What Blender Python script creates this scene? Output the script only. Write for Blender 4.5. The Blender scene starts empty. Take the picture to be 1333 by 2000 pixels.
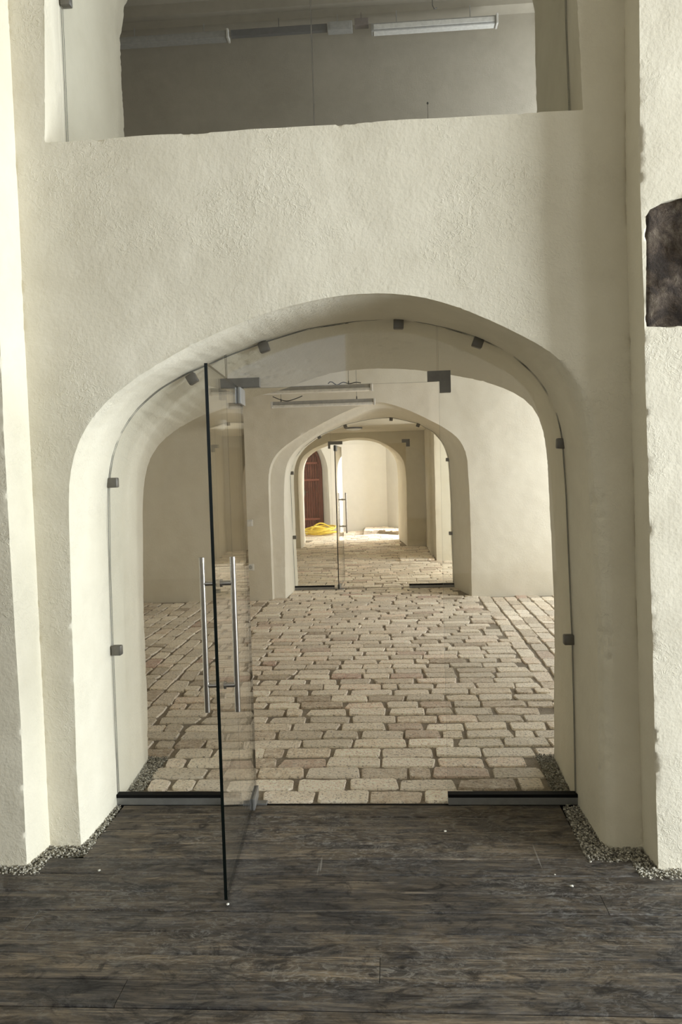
import bpy, bmesh, math, random
import numpy as np
from mathutils import Vector, Matrix, noise

random.seed(7)
S = bpy.context.scene
COL = S.collection

# ------------------------------------------------------------------ camera
cam_d = bpy.data.cameras.new('camera')
cam = bpy.data.objects.new('camera', cam_d)
COL.objects.link(cam)
yaw, pit, rol = math.radians(3.8), math.radians(3.0), .029
fw = Vector((-math.sin(yaw) * math.cos(pit), math.cos(yaw) * math.cos(pit), -math.sin(pit)))
r0 = Vector((math.cos(yaw), math.sin(yaw), 0))
u0 = r0.cross(fw)
cr = r0 * math.cos(rol) - u0 * math.sin(rol)
cu = u0 * math.cos(rol) + r0 * math.sin(rol)
M3 = Matrix((cr, cu, -fw)).transposed()
cam.matrix_world = Matrix.Translation((0, 0, 1.6)) @ M3.to_4x4()
cam_d.sensor_fit = 'VERTICAL'
cam_d.sensor_height = 36.0
cam_d.sensor_width = 24.0
cam_d.lens = 1500.0 / 2000.0 * 36.0
cam_d.clip_start = .05
cam_d.clip_end = 200
S.camera = cam

# ------------------------------------------------------------------ world, exposure
W = bpy.data.worlds.new('sky')
S.world = W
W.use_nodes = True
W.node_tree.nodes['Background'].inputs[0].default_value = (.86, .93, 1.0, 1)
W.node_tree.nodes['Background'].inputs[1].default_value = 1.0
S.view_settings.view_transform = 'Standard'
S.view_settings.look = 'None'
S.view_settings.gamma = 1.0
S.view_settings.use_curve_mapping = False
S.view_settings.exposure = 0.0
cy = S.cycles
cy.max_bounces = 10
cy.diffuse_bounces = 6
cy.glossy_bounces = 4
cy.transmission_bounces = 6
cy.transparent_max_bounces = 24
cy.caustics_reflective = False
cy.caustics_refractive = False
cy.sample_clamp_indirect = 6.0
cy.use_denoising = True


# daylight through the windows: one large area light in each window opening
def daylight(loc, rot, sx, sz, watt, col=(.93, .965, 1.0)):
    d = bpy.data.lights.new('daylight', 'AREA')
    d.shape = 'RECTANGLE'
    d.size, d.size_y, d.energy, d.color = sx, sz, watt, col
    o = bpy.data.objects.new('daylight', d)
    o.location = loc
    o.rotation_euler = rot
    COL.objects.link(o)
    return o


H = math.pi / 2
R_TO_LEFT = (H, 0, H)            # shines towards -X
daylight((7.06, .9, 1.9), R_TO_LEFT, 2.4, 2.9, 990, (.88, .95, 1.0))           # hall, right wall
daylight((7.06, -2.6, 2.5), R_TO_LEFT, 1.9, 3.2, 115)          # hall, right wall, rear
daylight((-1.6, -4.46, 2.5), (H, 0, math.pi), 1.9, 3.0, 60)      # hall, rear wall
daylight((3.66, 8.3, 1.65), R_TO_LEFT, 1.5, 1.8, 98)          # brick room
daylight((3.66, 5.5, 1.65), R_TO_LEFT, 1.0, 1.8, 30)           # brick room, window added to brighten the near bricks and left reveal
daylight((3.26, 8.75, 5.4), R_TO_LEFT, 1.2, 1.9, 92)            # upper room
daylight((3.26, 5.6, 4.6), R_TO_LEFT, 1.0, 1.6, 36, (.86, .94, 1.0))   # upper room, window added to brighten the left reveal of the opening
daylight((3.26, 12.4, 1.4), R_TO_LEFT, 1.4, 1.5, 85)          # third room
daylight((1.86, 18.8, 1.6), R_TO_LEFT, 1.6, 2.0, 215, (.98, .99, 1))   # end room


# ------------------------------------------------------------------ materials
def mat(name):
    m = bpy.data.materials.new(name)
    m.use_nodes = True
    nt = m.node_tree
    return m, nt, nt.nodes['Principled BSDF']


def N(nt, t, **kw):
    n = nt.nodes.new(t)
    for k, v in kw.items():
        setattr(n, k, v)
    return n


def L(nt, a, b):
    nt.links.new(a, b)


def noise_tex(nt, vec, scale, detail=4, rough=.55, dist=0.0):
    n = N(nt, 'ShaderNodeTexNoise')
    n.inputs['Scale'].default_value = scale
    n.inputs['Detail'].default_value = detail
    n.inputs['Roughness'].default_value = rough
    n.inputs['Distortion'].default_value = dist
    if vec is not None:
        L(nt, vec, n.inputs['Vector'])
    return n.outputs['Fac']


def ramp(nt, fac, stops):
    r = N(nt, 'ShaderNodeValToRGB')
    els = r.color_ramp.elements
    while len(els) < len(stops):
        els.new(.5)
    for e, (p, c) in zip(els, stops):
        e.position = p
        e.color = (*c, 1) if len(c) == 3 else c
    L(nt, fac, r.inputs[0])
    return r.outputs[0]


def mix(nt, fac, a, b, mode='MIX'):
    n = N(nt, 'ShaderNodeMix', data_type='RGBA', blend_type=mode)
    if isinstance(fac, float):
        n.inputs[0].default_value = fac
    else:
        L(nt, fac, n.inputs[0])
    for i, v in ((6, a), (7, b)):
        if isinstance(v, tuple):
            n.inputs[i].default_value = (*v, 1)
        else:
            L(nt, v, n.inputs[i])
    return n.outputs[2]


def math_n(nt, op, a, b=None):
    n = N(nt, 'ShaderNodeMath', operation=op)
    for i, v in ((0, a), (1, b)):
        if v is None:
            continue
        if isinstance(v, (int, float)):
            n.inputs[i].default_value = v
        else:
            L(nt, v, n.inputs[i])
    return n.outputs[0]


def bump(nt, height, strength, dist, bsdf):
    b = N(nt, 'ShaderNodeBump')
    b.inputs['Strength'].default_value = strength
    b.inputs['Distance'].default_value = dist
    L(nt, height, b.inputs['Height'])
    L(nt, b.outputs[0], bsdf.inputs['Normal'])


def world_pos(nt):
    return N(nt, 'ShaderNodeNewGeometry').outputs['Position']


def obj_pos(nt):
    return N(nt, 'ShaderNodeTexCoord').outputs['Object']


def plaster(name, c1, c2, rough_relief=.5):
    m, nt, b = mat(name)
    p = world_pos(nt)
    n1 = noise_tex(nt, p, 1.1, 4, .6)
    n2 = noise_tex(nt, p, 9, 5, .6)
    f = math_n(nt, 'ADD', math_n(nt, 'MULTIPLY', n1, .7), math_n(nt, 'MULTIPLY', n2, .3))
    L(nt, ramp(nt, f, [(.36, c1), (.62, c2)]), b.inputs['Base Color'])
    b.inputs['Roughness'].default_value = .92
    b.inputs['Specular IOR Level'].default_value = .15
    h1 = noise_tex(nt, p, 60, 4, .6)
    h2 = noise_tex(nt, p, 11, 3, .5, .2)
    patch = ramp(nt, noise_tex(nt, p, 2.3, 3), [(.47, (0, 0, 0)), (.66, (1, 1, 1))])
    crack = ramp(nt, noise_tex(nt, p, 38, 3, .7, 1.2), [(.5, (0, 0, 0)), (.58, (1, 1, 1))])
    h = math_n(nt, 'ADD', math_n(nt, 'MULTIPLY', h1, .34), math_n(nt, 'MULTIPLY', h2, .45))
    h = math_n(nt, 'ADD', h, math_n(nt, 'MULTIPLY', math_n(nt, 'MULTIPLY', patch, crack), .30))
    bump(nt, h, rough_relief, .012, b)
    return m


PLASTER = plaster('lime_plaster', (.70, .648, .518), (.79, .738, .605), .45)
PLASTER_IN = plaster('lime_plaster_inner', (.71, .66, .54), (.78, .735, .615), .3)
PLASTER_LOW_BOUNCE = plaster('low_bounce_plaster', (.36, .33, .28), (.42, .39, .33), .2)  # darkened for unseen hall surfaces and ceilings, to cut bounced light
PLASTER_UP = plaster('darkened_upper_plaster', (.40, .365, .29), (.48, .44, .355), .3)  # colour lowered to keep the upper room dim
PLASTER_END = plaster('cream_plaster', (.62, .60, .545), (.66, .64, .58), .2)


def simple(name, col, rough=.5, metal=0.0, spec=.5):
    m, nt, b = mat(name)
    p = obj_pos(nt)
    n = noise_tex(nt, p, 25, 3)
    d = tuple(c * .86 for c in col)
    L(nt, ramp(nt, n, [(.35, d), (.65, col)]), b.inputs['Base Color'])
    b.inputs['Roughness'].default_value = rough
    b.inputs['Metallic'].default_value = metal
    b.inputs['Specular IOR Level'].default_value = spec
    return m


STEEL = simple('brushed_steel', (.50, .465, .42), .24, 1.0)
STEEL_DARK = simple('satin_grey_fitting', (.17, .16, .14), .45, .6)
RAIL_GREY = simple('anodised_rail', (.30, .30, .29), .4, .6)
BLACK = simple('black_gasket', (.006, .006, .006), .6, 0, .1)
SEAL = simple('grey_silicone', (.16, .16, .14), .6)
WHITE_PLASTIC = simple('white_plastic', (.78, .77, .72), .4)
LAMP_GREY = simple('lamp_housing', (.44, .44, .42), .5)
LAMP_DARK = simple('trunking_grey', (.15, .15, .15), .5)
DIFFUSER = simple('lamp_diffuser', (.88, .88, .84), .35)
WIRE = simple('wire', (.10, .10, .09), .5, .3)
WIRE_PALE = simple('pale_wire', (.55, .53, .48), .5)
BOXBROWN = simple('junction_box', (.24, .20, .18), .6)
CRUMB = simple('plaster_crumb', (.8, .78, .7), .9)
FRAME_WOOD = simple('window_frame_white', (.7, .69, .65), .5)
OUTSIDE = simple('sub_floor', (.10, .095, .085), .9)


def glass_mat():
    m = bpy.data.materials.new('clear_glass')
    m.use_nodes = True
    nt = m.node_tree
    nt.nodes.clear()
    out = N(nt, 'ShaderNodeOutputMaterial')
    tr = N(nt, 'ShaderNodeBsdfTransparent')
    tr.inputs[0].default_value = (.985, .990, .986, 1)
    gl = N(nt, 'ShaderNodeBsdfGlossy')
    gl.inputs['Roughness'].default_value = 0.0
    gl.inputs[0].default_value = (1, 1, 1, 1)
    lw = N(nt, 'ShaderNodeLayerWeight')
    lw.inputs[0].default_value = .5
    p5 = math_n(nt, 'POWER', lw.outputs['Facing'], 5.0)
    sch = math_n(nt, 'ADD', math_n(nt, 'MULTIPLY', p5, .96), .04)
    mx = N(nt, 'ShaderNodeMixShader')
    L(nt, sch, mx.inputs[0])
    L(nt, tr.outputs[0], mx.inputs[1])
    L(nt, gl.outputs[0], mx.inputs[2])
    L(nt, mx.outputs[0], out.inputs[0])
    return m


GLASS = glass_mat()
GLASS_EDGE = simple('glass_edge', (.004, .007, .006), .25, 0, .25)


def tone_of(nt):
    at = N(nt, 'ShaderNodeAttribute', attribute_name='tone')
    oi = N(nt, 'ShaderNodeObjectInfo')
    return math_n(nt, 'FRACT', math_n(nt, 'ADD', at.outputs['Fac'], oi.outputs['Random']))


def brick_mat():
    m, nt, b = mat('worn_brick')
    p = world_pos(nt)
    t = tone_of(nt)
    base = ramp(nt, t, [(0, (0.471, 0.368, 0.265)), (.16, (0.632, 0.530, 0.405)), (.4, (0.766, 0.677, 0.545)),
                        (.62, (0.677, 0.589, 0.471)), (.8, (0.825, 0.736, 0.604)), (.95, (0.692, 0.559, 0.435)), (1, (0.619, 0.427, 0.338))])
    n = noise_tex(nt, p, 24, 5, .65)
    white = ramp(nt, n, [(.42, (0, 0, 0)), (.70, (.72, .72, .72))])
    c = mix(nt, white, base, (.86, .80, .675))
    n2 = noise_tex(nt, p, 70, 4, .7)
    pit_ = ramp(nt, n2, [(.33, (.34, .33, .32)), (.47, (1.14, 1.14, 1.14))])
    c = mix(nt, 1.0, c, pit_, 'MULTIPLY')
    var = ramp(nt, math_n(nt, 'FRACT', math_n(nt, 'MULTIPLY', t, 7.31)), [(0, (.86, .85, .84)), (.5, (1.14, 1.14, 1.15)), (1, (1.27, 1.27, 1.27))])
    c = mix(nt, 1.0, c, var, 'MULTIPLY')
    L(nt, c, b.inputs['Base Color'])
    b.inputs['Roughness'].default_value = .5
    b.inputs['Specular IOR Level'].default_value = .55
    h = math_n(nt, 'ADD', n2, math_n(nt, 'MULTIPLY', n, 1.2))
    bump(nt, h, .9, .010, b)
    return m


BRICK = brick_mat()


def mortar_mat():
    m, nt, b = mat('sandy_mortar')
    p = world_pos(nt)
    n = noise_tex(nt, p, 90, 4, .7)
    n2 = noise_tex(nt, p, 6, 3)
    c = ramp(nt, n, [(.3, (.26, .22, .17)), (.7, (.52, .45, .35))])
    c = mix(nt, .35, c, ramp(nt, n2, [(.4, (.15, .125, .1)), (.6, (.36, .31, .24))]))
    L(nt, c, b.inputs['Base Color'])
    b.inputs['Roughness'].default_value = .95
    b.inputs['Specular IOR Level'].default_value = .1
    bump(nt, n, .8, .012, b)
    return m


MORTAR = mortar_mat()


def plank_mat():
    m, nt, b = mat('weathered_plank')
    oi = N(nt, 'ShaderNodeObjectInfo')
    p = world_pos(nt)
    off = N(nt, 'ShaderNodeVectorMath', operation='MULTIPLY_ADD')
    L(nt, p, off.inputs[0])
    off.inputs[1].default_value = (1.1, 13, 13)
    cmb = N(nt, 'ShaderNodeCombineXYZ')
    L(nt, math_n(nt, 'MULTIPLY', oi.outputs['Random'], 40), cmb.inputs[0])
    L(nt, cmb.outputs[0], off.inputs[2])
    g = noise_tex(nt, off.outputs[0], 2.2, 6, .62, 1.0)            # grain along the board
    st = N(nt, 'ShaderNodeVectorMath', operation='MULTIPLY')
    L(nt, p, st.inputs[0])
    st.inputs[1].default_value = (.5, 1, 1)
    blot = noise_tex(nt, st.outputs[0], 3.1, 7, .7, .6)
    scuff = noise_tex(nt, st.outputs[0], 26, 6, .75, 2.6)
    fib = N(nt, 'ShaderNodeVectorMath', operation='MULTIPLY')
    L(nt, p, fib.inputs[0])
    fib.inputs[1].default_value = (3, 60, 60)
    fibre = noise_tex(nt, fib.outputs[0], 2.5, 4, .7, .4)
    base = ramp(nt, blot, [(.30, (.014, .015, .018)), (.42, (.034, .034, .036)), (.50, (.078, .064, .048)), (.58, (.046, .046, .048)), (.66, (.105, .084, .060)), (.78, (.13, .12, .105))])
    c = mix(nt, .45, base, ramp(nt, g, [(.34, (.016, .014, .012)), (.5, (.066, .056, .044)), (.64, (.20, .165, .12))]))
    c = mix(nt, .65, c, ramp(nt, fibre, [(.34, (.30, .30, .30)), (.52, (1, 1, 1)), (.68, (1.9, 1.85, 1.75))]), 'MULTIPLY')
    sc = ramp(nt, scuff, [(.49, (0, 0, 0)), (.62, (.75, .75, .75))])
    zone = ramp(nt, noise_tex(nt, st.outputs[0], 2.0, 4, .6), [(.36, (0, 0, 0)), (.58, (1, 1, 1))])
    c = mix(nt, math_n(nt, 'MULTIPLY', sc, zone), c, (.175, .17, .158))
    dk = ramp(nt, noise_tex(nt, st.outputs[0], 11, 6, .75, 1.8), [(.36, (.22, .22, .24)), (.5, (1, 1, 1))])
    c = mix(nt, .9, c, dk, 'MULTIPLY')
    sh = ramp(nt, oi.outputs['Random'], [(0, (.78, .78, .80)), (1, (1.2, 1.15, 1.08))])
    c = mix(nt, 1.0, c, sh, 'MULTIPLY')
    # a few pale drag marks across the boards
    tr_ = N(nt, 'ShaderNodeVectorMath', operation='MULTIPLY')
    L(nt, p, tr_.inputs[0])
    tr_.inputs[1].default_value = (16, .9, 1)
    drag = ramp(nt, noise_tex(nt, tr_.outputs[0], 1.6, 2, .4, .2), [(.755, (0, 0, 0)), (.775, (.45, .45, .45))])
    c = mix(nt, drag, c, (.24, .23, .21))
    c = mix(nt, 1.0, c, (1.32, 1.31, 1.29), 'MULTIPLY')
    L(nt, c, b.inputs['Base Color'])
    b.inputs['Specular IOR Level'].default_value = .32
    rr = ramp(nt, scuff, [(.3, (.50, .50, .50)), (.7, (.75, .75, .75))])
    L(nt, rr, b.inputs['Roughness'])
    bump(nt, math_n(nt, 'ADD', g, math_n(nt, 'MULTIPLY', scuff, .5)), .35, .006, b)
    return m


PLANK = plank_mat()


def tone_ramp_mat(name, stops, rough=.9):
    m, nt, b = mat(name)
    L(nt, ramp(nt, tone_of(nt), stops), b.inputs['Base Color'])
    b.inputs['Roughness'].default_value = rough
    return m


GRAVEL = tone_ramp_mat('fine_gravel', [(0, (.10, .09, .07)), (.35, (.27, .25, .20)), (.7, (.40, .375, .31)), (1, (.58, .55, .47))])


def stone_mat():
    m, nt, b = mat('dark_exposed_stone')
    p = world_pos(nt)
    n = noise_tex(nt, p, 9.5, 7, .72, .5)
    c = ramp(nt, n, [(.30, (.022, .014, .009)), (.44, (.060, .041, .028)), (.52, (.115, .082, .056)), (.62, (.22, .175, .125)), (.8, (.36, .30, .23))])
    L(nt, c, b.inputs['Base Color'])
    b.inputs['Roughness'].default_value = .9
    bump(nt, noise_tex(nt, p, 26, 7, .75, .3), 1.0, .04, b)
    return m


STONE = stone_mat()


def door_mat():
    m, nt, b = mat('red_brown_varnish')
    p = obj_pos(nt)
    v = N(nt, 'ShaderNodeVectorMath', operation='MULTIPLY')
    L(nt, p, v.inputs[0])
    v.inputs[1].default_value = (14, 14, 1.2)
    g = noise_tex(nt, v.outputs[0], 3, 5, .6)
    L(nt, ramp(nt, g, [(.3, (.085, .022, .015)), (.7, (.19, .06, .042))]), b.inputs['Base Color'])
    b.inputs['Roughness'].default_value = .4
    return m


DOORWOOD = door_mat()
DOORRAIL = simple('red_brown_rail', (.27, .095, .07), .4)
HOSE = simple('yellow_hose', (.80, .60, .08), .4)


# ------------------------------------------------------------------ mesh helpers
class MB:
    """collects vertices and faces of ONE part"""

    def __init__(self):
        self.v, self.f, self.mi = [], [], []

    def add(self, vs, fs, mi=0):
        o = len(self.v)
        self.v += [tuple(v) for v in vs]
        self.f += [tuple(i + o for i in f) for f in fs]
        self.mi += [mi] * len(fs)
        return self

    def box(self, lo, hi, bev=0.0, mi=0):
        bm = bmesh.new()
        bmesh.ops.create_cube(bm, size=1)
        c = [(a + b) / 2 for a, b in zip(lo, hi)]
        s = [b - a for a, b in zip(lo, hi)]
        for v in bm.verts:
            v.co = Vector([c[i] + v.co[i] * s[i] for i in range(3)])
        if bev:
            bmesh.ops.bevel(bm, geom=bm.edges[:], offset=bev, segments=2, affect='EDGES', profile=.5)
        bm.verts.index_update()
        self.add([v.co for v in bm.verts], [[v.index for v in f.verts] for f in bm.faces], mi)
        bm.free()
        return self

    def tube(self, pts, r, n=10, caps=True, mi=0):
        pts = [Vector(p) for p in pts]
        vs, fs = [], []
        up = Vector((0, 0, 1))
        prev = None
        for i, p in enumerate(pts):
            d = (pts[min(i + 1, len(pts) - 1)] - pts[max(i - 1, 0)]).normalized()
            if prev is None:
                a = d.cross(up if abs(d.z) < .9 else Vector((1, 0, 0))).normalized()
            else:
                a = (prev - d * prev.dot(d)).normalized()
            prev = a
            b = d.cross(a)
            for k in range(n):
                t = 2 * math.pi * k / n
                vs.append(p + (a * math.cos(t) + b * math.sin(t)) * r)
        for i in range(len(pts) - 1):
            for k in range(n):
                fs.append((i * n + k, i * n + (k + 1) % n, (i + 1) * n + (k + 1) % n, (i + 1) * n + k))
        if caps:
            fs.append(tuple(reversed(range(n))))
            fs.append(tuple(range((len(pts) - 1) * n, len(pts) * n)))
        return self.add(vs, fs, mi)

    def prism_y(self, poly, y0, y1, mi=0, mi_side=None):
        """polygon given in (x, z), thick from y0 to y1"""
        n = len(poly)
        vs = [(x, y0, z) for x, z in poly] + [(x, y1, z) for x, z in poly]
        self.add(vs, [tuple(range(n)), tuple(reversed(range(n, 2 * n)))], mi)
        o = len(self.v) - 2 * n
        for i in range(n):
            j = (i + 1) % n
            self.f.append((o + j, o + i, o + n + i, o + n + j))
            self.mi.append(mi if mi_side is None else mi_side)
        return self

    def lathe(self, prof, c, n=24, axis='Z', mi=0):
        vs, fs = [], []
        for r, h in prof:
            for k in range(n):
                t = 2 * math.pi * k / n
                a, b = r * math.cos(t), r * math.sin(t)
                vs.append((c[0] + a, c[1] + b, c[2] + h) if axis == 'Z' else
                          ((c[0] + h, c[1] + a, c[2] + b) if axis == 'X' else (c[0] + a, c[1] + h, c[2] + b)))
        for i in range(len(prof) - 1):
            for k in range(n):
                fs.append((i * n + k, i * n + (k + 1) % n, (i + 1) * n + (k + 1) % n, (i + 1) * n + k))
        fs.append(tuple(reversed(range(n))))
        fs.append(tuple(range((len(prof) - 1) * n, len(prof) * n)))
        return self.add(vs, fs, mi)

    def mesh(self, name, mats, smooth=False):
        me = bpy.data.meshes.new(name)
        me.from_pydata(self.v, [], self.f)
        for m in (mats if isinstance(mats, (list, tuple)) else [mats]):
            me.materials.append(m)
        me.polygons.foreach_set('material_index', self.mi)
        bm = bmesh.new()
        bm.from_mesh(me)
        bmesh.ops.recalc_face_normals(bm, faces=bm.faces[:])
        bm.to_mesh(me)
        bm.free()
        if smooth:
            me.polygons.foreach_set('use_smooth', [True] * len(me.polygons))
            me.set_sharp_from_angle(angle=math.radians(40))
        me.update()
        return me

    def build(self, name, mats, parent=None, smooth=False):
        return link(name, self.mesh(name, mats, smooth), parent)


def link(name, data, parent=None):
    o = bpy.data.objects.new(name, data)
    COL.objects.link(o)
    if parent is not None:
        o.parent = parent
    return o


def tag(o, label=None, cat=None, group=None, kind=None):
    if label:
        o['label'] = label
    if cat:
        o['category'] = cat
    if group:
        o['group'] = group
    if kind:
        o['kind'] = kind
    return o


def empty(name, loc, label, cat, group=None, kind=None, rz=0.0):
    o = bpy.data.objects.new(name, None)
    o.empty_display_size = .1
    o.location = loc
    o.rotation_euler = (0, 0, rz)
    COL.objects.link(o)
    return tag(o, label, cat, group, kind)


def shift(mb, loc):
    mb.v = [(x - loc[0], y - loc[1], z - loc[2]) for x, y, z in mb.v]
    return mb


def resample(pts, n):
    d = [0.0]
    for a, b in zip(pts, pts[1:]):
        d.append(d[-1] + math.dist(a, b))
    out = []
    j = 0
    for i in range(n):
        s = d[-1] * i / (n - 1)
        while j < len(d) - 2 and d[j + 1] < s:
            j += 1
        t = (s - d[j]) / max(1e-9, d[j + 1] - d[j])
        out.append(tuple(a + (b - a) * t for a, b in zip(pts[j], pts[j + 1])))
    return out


def smooth_line(pts, n, it=2):
    p = resample(pts, n)
    for _ in range(it):
        p = [p[0]] + [tuple((a + 2 * b + c) / 4 for a, b, c in zip(p[i - 1], p[i], p[i + 1])) for i in range(1, n - 1)] + [p[-1]]
    return p


def loft_solid(sections):
    """closed solid through sections [(y, [(x, z) ...])], all with the same point count"""
    n = len(sections[0][1])
    vs = [(x, y, z) for y, s in sections for x, z in s]
    fs = []
    for i in range(len(sections) - 1):
        for k in range(n):
            fs.append((i * n + k, i * n + (k + 1) % n, (i + 1) * n + (k + 1) % n, (i + 1) * n + k))
    fs.append(tuple(reversed(range(n))))
    fs.append(tuple(range((len(sections) - 1) * n, len(sections) * n)))
    return MB().add(vs, fs)


def arch_cutter(sections, n=90):
    out = []
    for y, o in sections:
        o = [(o[0][0], -.4)] + smooth_line(o, n, 3) + [(o[-1][0], -.4)]
        out.append((y, o))
    return loft_solid(out)


def solid_wall(name, solid, cutters, voxel, m, seed, amp=.006, chip=.006, extra=None, chip_y=None):
    """plaster masonry: boxes minus openings, re-surfaced so that arrises are soft, then made uneven"""
    ob = solid.build('masonry_tmp', m)
    tmp = [ob]
    for c in cutters:
        co = c.build('cut_tmp', m)
        tmp.append(co)
        bo = ob.modifiers.new('b', 'BOOLEAN')
        bo.operation = 'DIFFERENCE'
        bo.solver = 'EXACT'
        bo.object = co
    md = ob.modifiers.new('u', 'REMESH')
    md.mode = 'SHARP'
    md.octree_depth = voxel
    md.scale = .95
    md.use_remove_disconnected = False
    md.use_smooth_shade = True
    dg = bpy.context.evaluated_depsgraph_get()
    me = bpy.data.meshes.new_from_object(ob.evaluated_get(dg))
    for o in tmp:
        bpy.data.objects.remove(o)
    sx = seed * 7.3
    nv = len(me.vertices)
    cos = np.empty(nv * 3)
    me.vertices.foreach_get('co', cos)
    cos = cos.reshape(-1, 3)
    nor = np.empty(nv * 3)
    me.vertex_normals.foreach_get('vector', nor)
    nor = nor.reshape(-1, 3)
    for q in range(nv):
        c, n = Vector(cos[q]), Vector(nor[q])
        d = noise.noise((c.x * 2.2 + sx, c.y * 2.2, c.z * 2.0)) * amp + noise.noise((c.x * 8 + sx, c.y * 8, c.z * 7)) * amp * .35
        if .25 < abs(n.y) < .96:                                   # an arris: crumbly
            k = noise.noise((c.x * 24 + sx, c.y * 24, c.z * 24)) + .6 * noise.noise((c.x * 55, c.y * 55 + sx, c.z * 55))
            big = noise.noise((c.x * 3 + sx, c.y * 3, c.z * 3 + 9))
            d -= max(0.0, k + big * .9 - .22) * chip
        cos[q] = c + n * d
    me.vertices.foreach_set('co', cos.ravel())
    me.update()
    me.set_sharp_from_angle(angle=math.radians(48))
    me.materials.clear()
    me.materials.append(m)
    if extra:
        bm = bmesh.new()
        bm.from_mesh(me)
        for lo, hi in extra:
            g = bmesh.ops.create_cube(bm, size=1)
            for v in g['verts']:
                v.co = Vector([(lo[i] + hi[i]) / 2 + v.co[i] * (hi[i] - lo[i]) for i in range(3)])
        bm.to_mesh(me)
        bm.free()
    o = link(name, me)
    return o


def boxsolid(lo, hi):
    return MB().box(lo, hi)


# ------------------------------------------------------------------ outlines of the arches (metres, x/z in each wall plane)
A1F = [(-1.393, 0), (-1.395, .348), (-1.389, .8), (-1.381, 1.243), (-1.374, 1.571), (-1.358, 1.68), (-1.327, 1.761), (-1.279, 1.84), (-1.208, 1.923), (-1.117, 1.984), (-1.005, 2.051), (-.871, 2.12), (-.716, 2.188), (-.542, 2.254), (-.37, 2.299), (-.2, 2.325), (-.031, 2.33), (.093, 2.317), (.238, 2.277), (.361, 2.227), (.504, 2.153), (.605, 2.098), (.676, 2.048), (.73, 1.98), (.766, 1.896), (.791, 1.792), (.812, 1.657), (.826, 1.49), (.843, 1.174), (.849, .771), (.851, .341), (.853, 0)]
A1G = [(-1.382, 0), (-1.38, .433), (-1.378, .813), (-1.374, 1.19), (-1.361, 1.579), (-1.337, 1.709), (-1.292, 1.818), (-1.212, 1.925), (-1.096, 2.018), (-.969, 2.084), (-.869, 2.121), (-.744, 2.169), (-.581, 2.221), (-.376, 2.274), (-.135, 2.3), (.054, 2.304), (.245, 2.261), (.417, 2.204), (.571, 2.123), (.685, 2.013), (.765, 1.881), (.796, 1.739), (.811, 1.478), (.82, 1.143), (.83, .784), (.834, .415), (.836, 0)]
A1B = [(-1.417, 0), (-1.409, .246), (-1.411, .54), (-1.398, 1.121), (-1.389, 1.468), (-1.368, 1.647), (-1.331, 1.734), (-1.261, 1.82), (-1.128, 1.889), (-1.011, 1.949), (-.806, 2.012), (-.638, 2.04), (-.51, 2.077), (-.407, 2.118), (-.28, 2.149), (-.08, 2.158), (.045, 2.151), (.204, 2.128), (.33, 2.102), (.498, 2.065), (.577, 2.038), (.685, 1.993), (.77, 1.946), (.82, 1.827), (.837, 1.682), (.856, 1.295), (.864, .905), (.861, .512), (.853, 0)]
A2F = [(-1.54, 0), (-1.539, .404), (-1.545, .989), (-1.543, 1.496), (-1.544, 1.622), (-1.499, 1.769), (-1.411, 1.876), (-1.15, 2.056), (-.826, 2.215), (-.579, 2.334), (-.321, 2.433), (-.13, 2.464), (-.06, 2.449), (.228, 2.344), (.537, 2.189), (.782, 2.036), (.905, 1.887), (.951, 1.718), (.964, 1.277), (.972, .563), (.971, 0)]
A2M = [(-1.392, 0), (-1.382, .715), (-1.367, 1.369), (-1.353, 1.597), (-1.308, 1.771), (-1.151, 1.948), (-.839, 2.132), (-.525, 2.262), (-.264, 2.365), (-.07, 2.40), (.228, 2.325), (.52, 2.175), (.76, 2.025), (.88, 1.88), (.93, 1.71), (.945, 1.277), (.955, .563), (.955, 0)]
A2G = [(-1.351, 0), (-1.363, .727), (-1.366, 1.281), (-1.37, 1.602), (-1.315, 1.781), (-1.198, 1.93), (-.963, 2.096), (-.598, 2.236), (-.285, 2.294), (.019, 2.311), (.38, 2.217), (.602, 2.087), (.735, 1.911), (.785, 1.718), (.802, 1.223), (.805, .732), (.81, 0)]
A3F = [(-1.95, 0), (-1.958, .774), (-1.966, 1.371), (-1.95, 1.695), (-1.867, 1.93), (-1.623, 2.105), (-1.229, 2.254), (-.828, 2.306), (-.512, 2.296), (-.272, 2.245), (.013, 2.097), (.18, 1.943), (.283, 1.79), (.319, 1.489), (.308, .598), (.314, 0)]
A3B = [(-2.035, 0), (-2.035, 1.165), (-2.017, 1.736), (-1.901, 1.994), (-1.632, 2.199), (-1.271, 2.306), (-.854, 2.352), (-.37, 2.313), (.012, 2.031), (.125, 1.85), (.156, 1.696), (.153, .631), (.149, 0)]

YF, YG, YB = 3.19, 3.625, 4.2


def rgrow(o, d):
    return [(x + (d * max(0, min(1, (2.15 - z) / .35)) if x > .5 else 0), z) for x, z in o]



def grow(o, d):
    cx = (o[0][0] + o[-1][0]) / 2
    return [(x + (d if x > cx else -d) * min(1, abs(x - cx) / .3), z + (d if z > .3 else 0)) for x, z in o]


# ------------------------------------------------------------------ the first wall (arch, parapet, upper opening, two stepped piers)
def stack_solid(sec):
    """solid from horizontal sections [(z, [(x, y) ...])]"""
    n = len(sec[0][1])
    vs = [(x, y, z) for z, p in sec for x, y in p]
    fs = []
    for a in range(len(sec) - 1):
        for k in range(n):
            fs.append((a * n + k, a * n + (k + 1) % n, (a + 1) * n + (k + 1) % n, (a + 1) * n + k))
    fs += [tuple(reversed(range(n))), tuple(range((len(sec) - 1) * n, len(sec) * n))]
    return MB().add(vs, fs)


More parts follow.
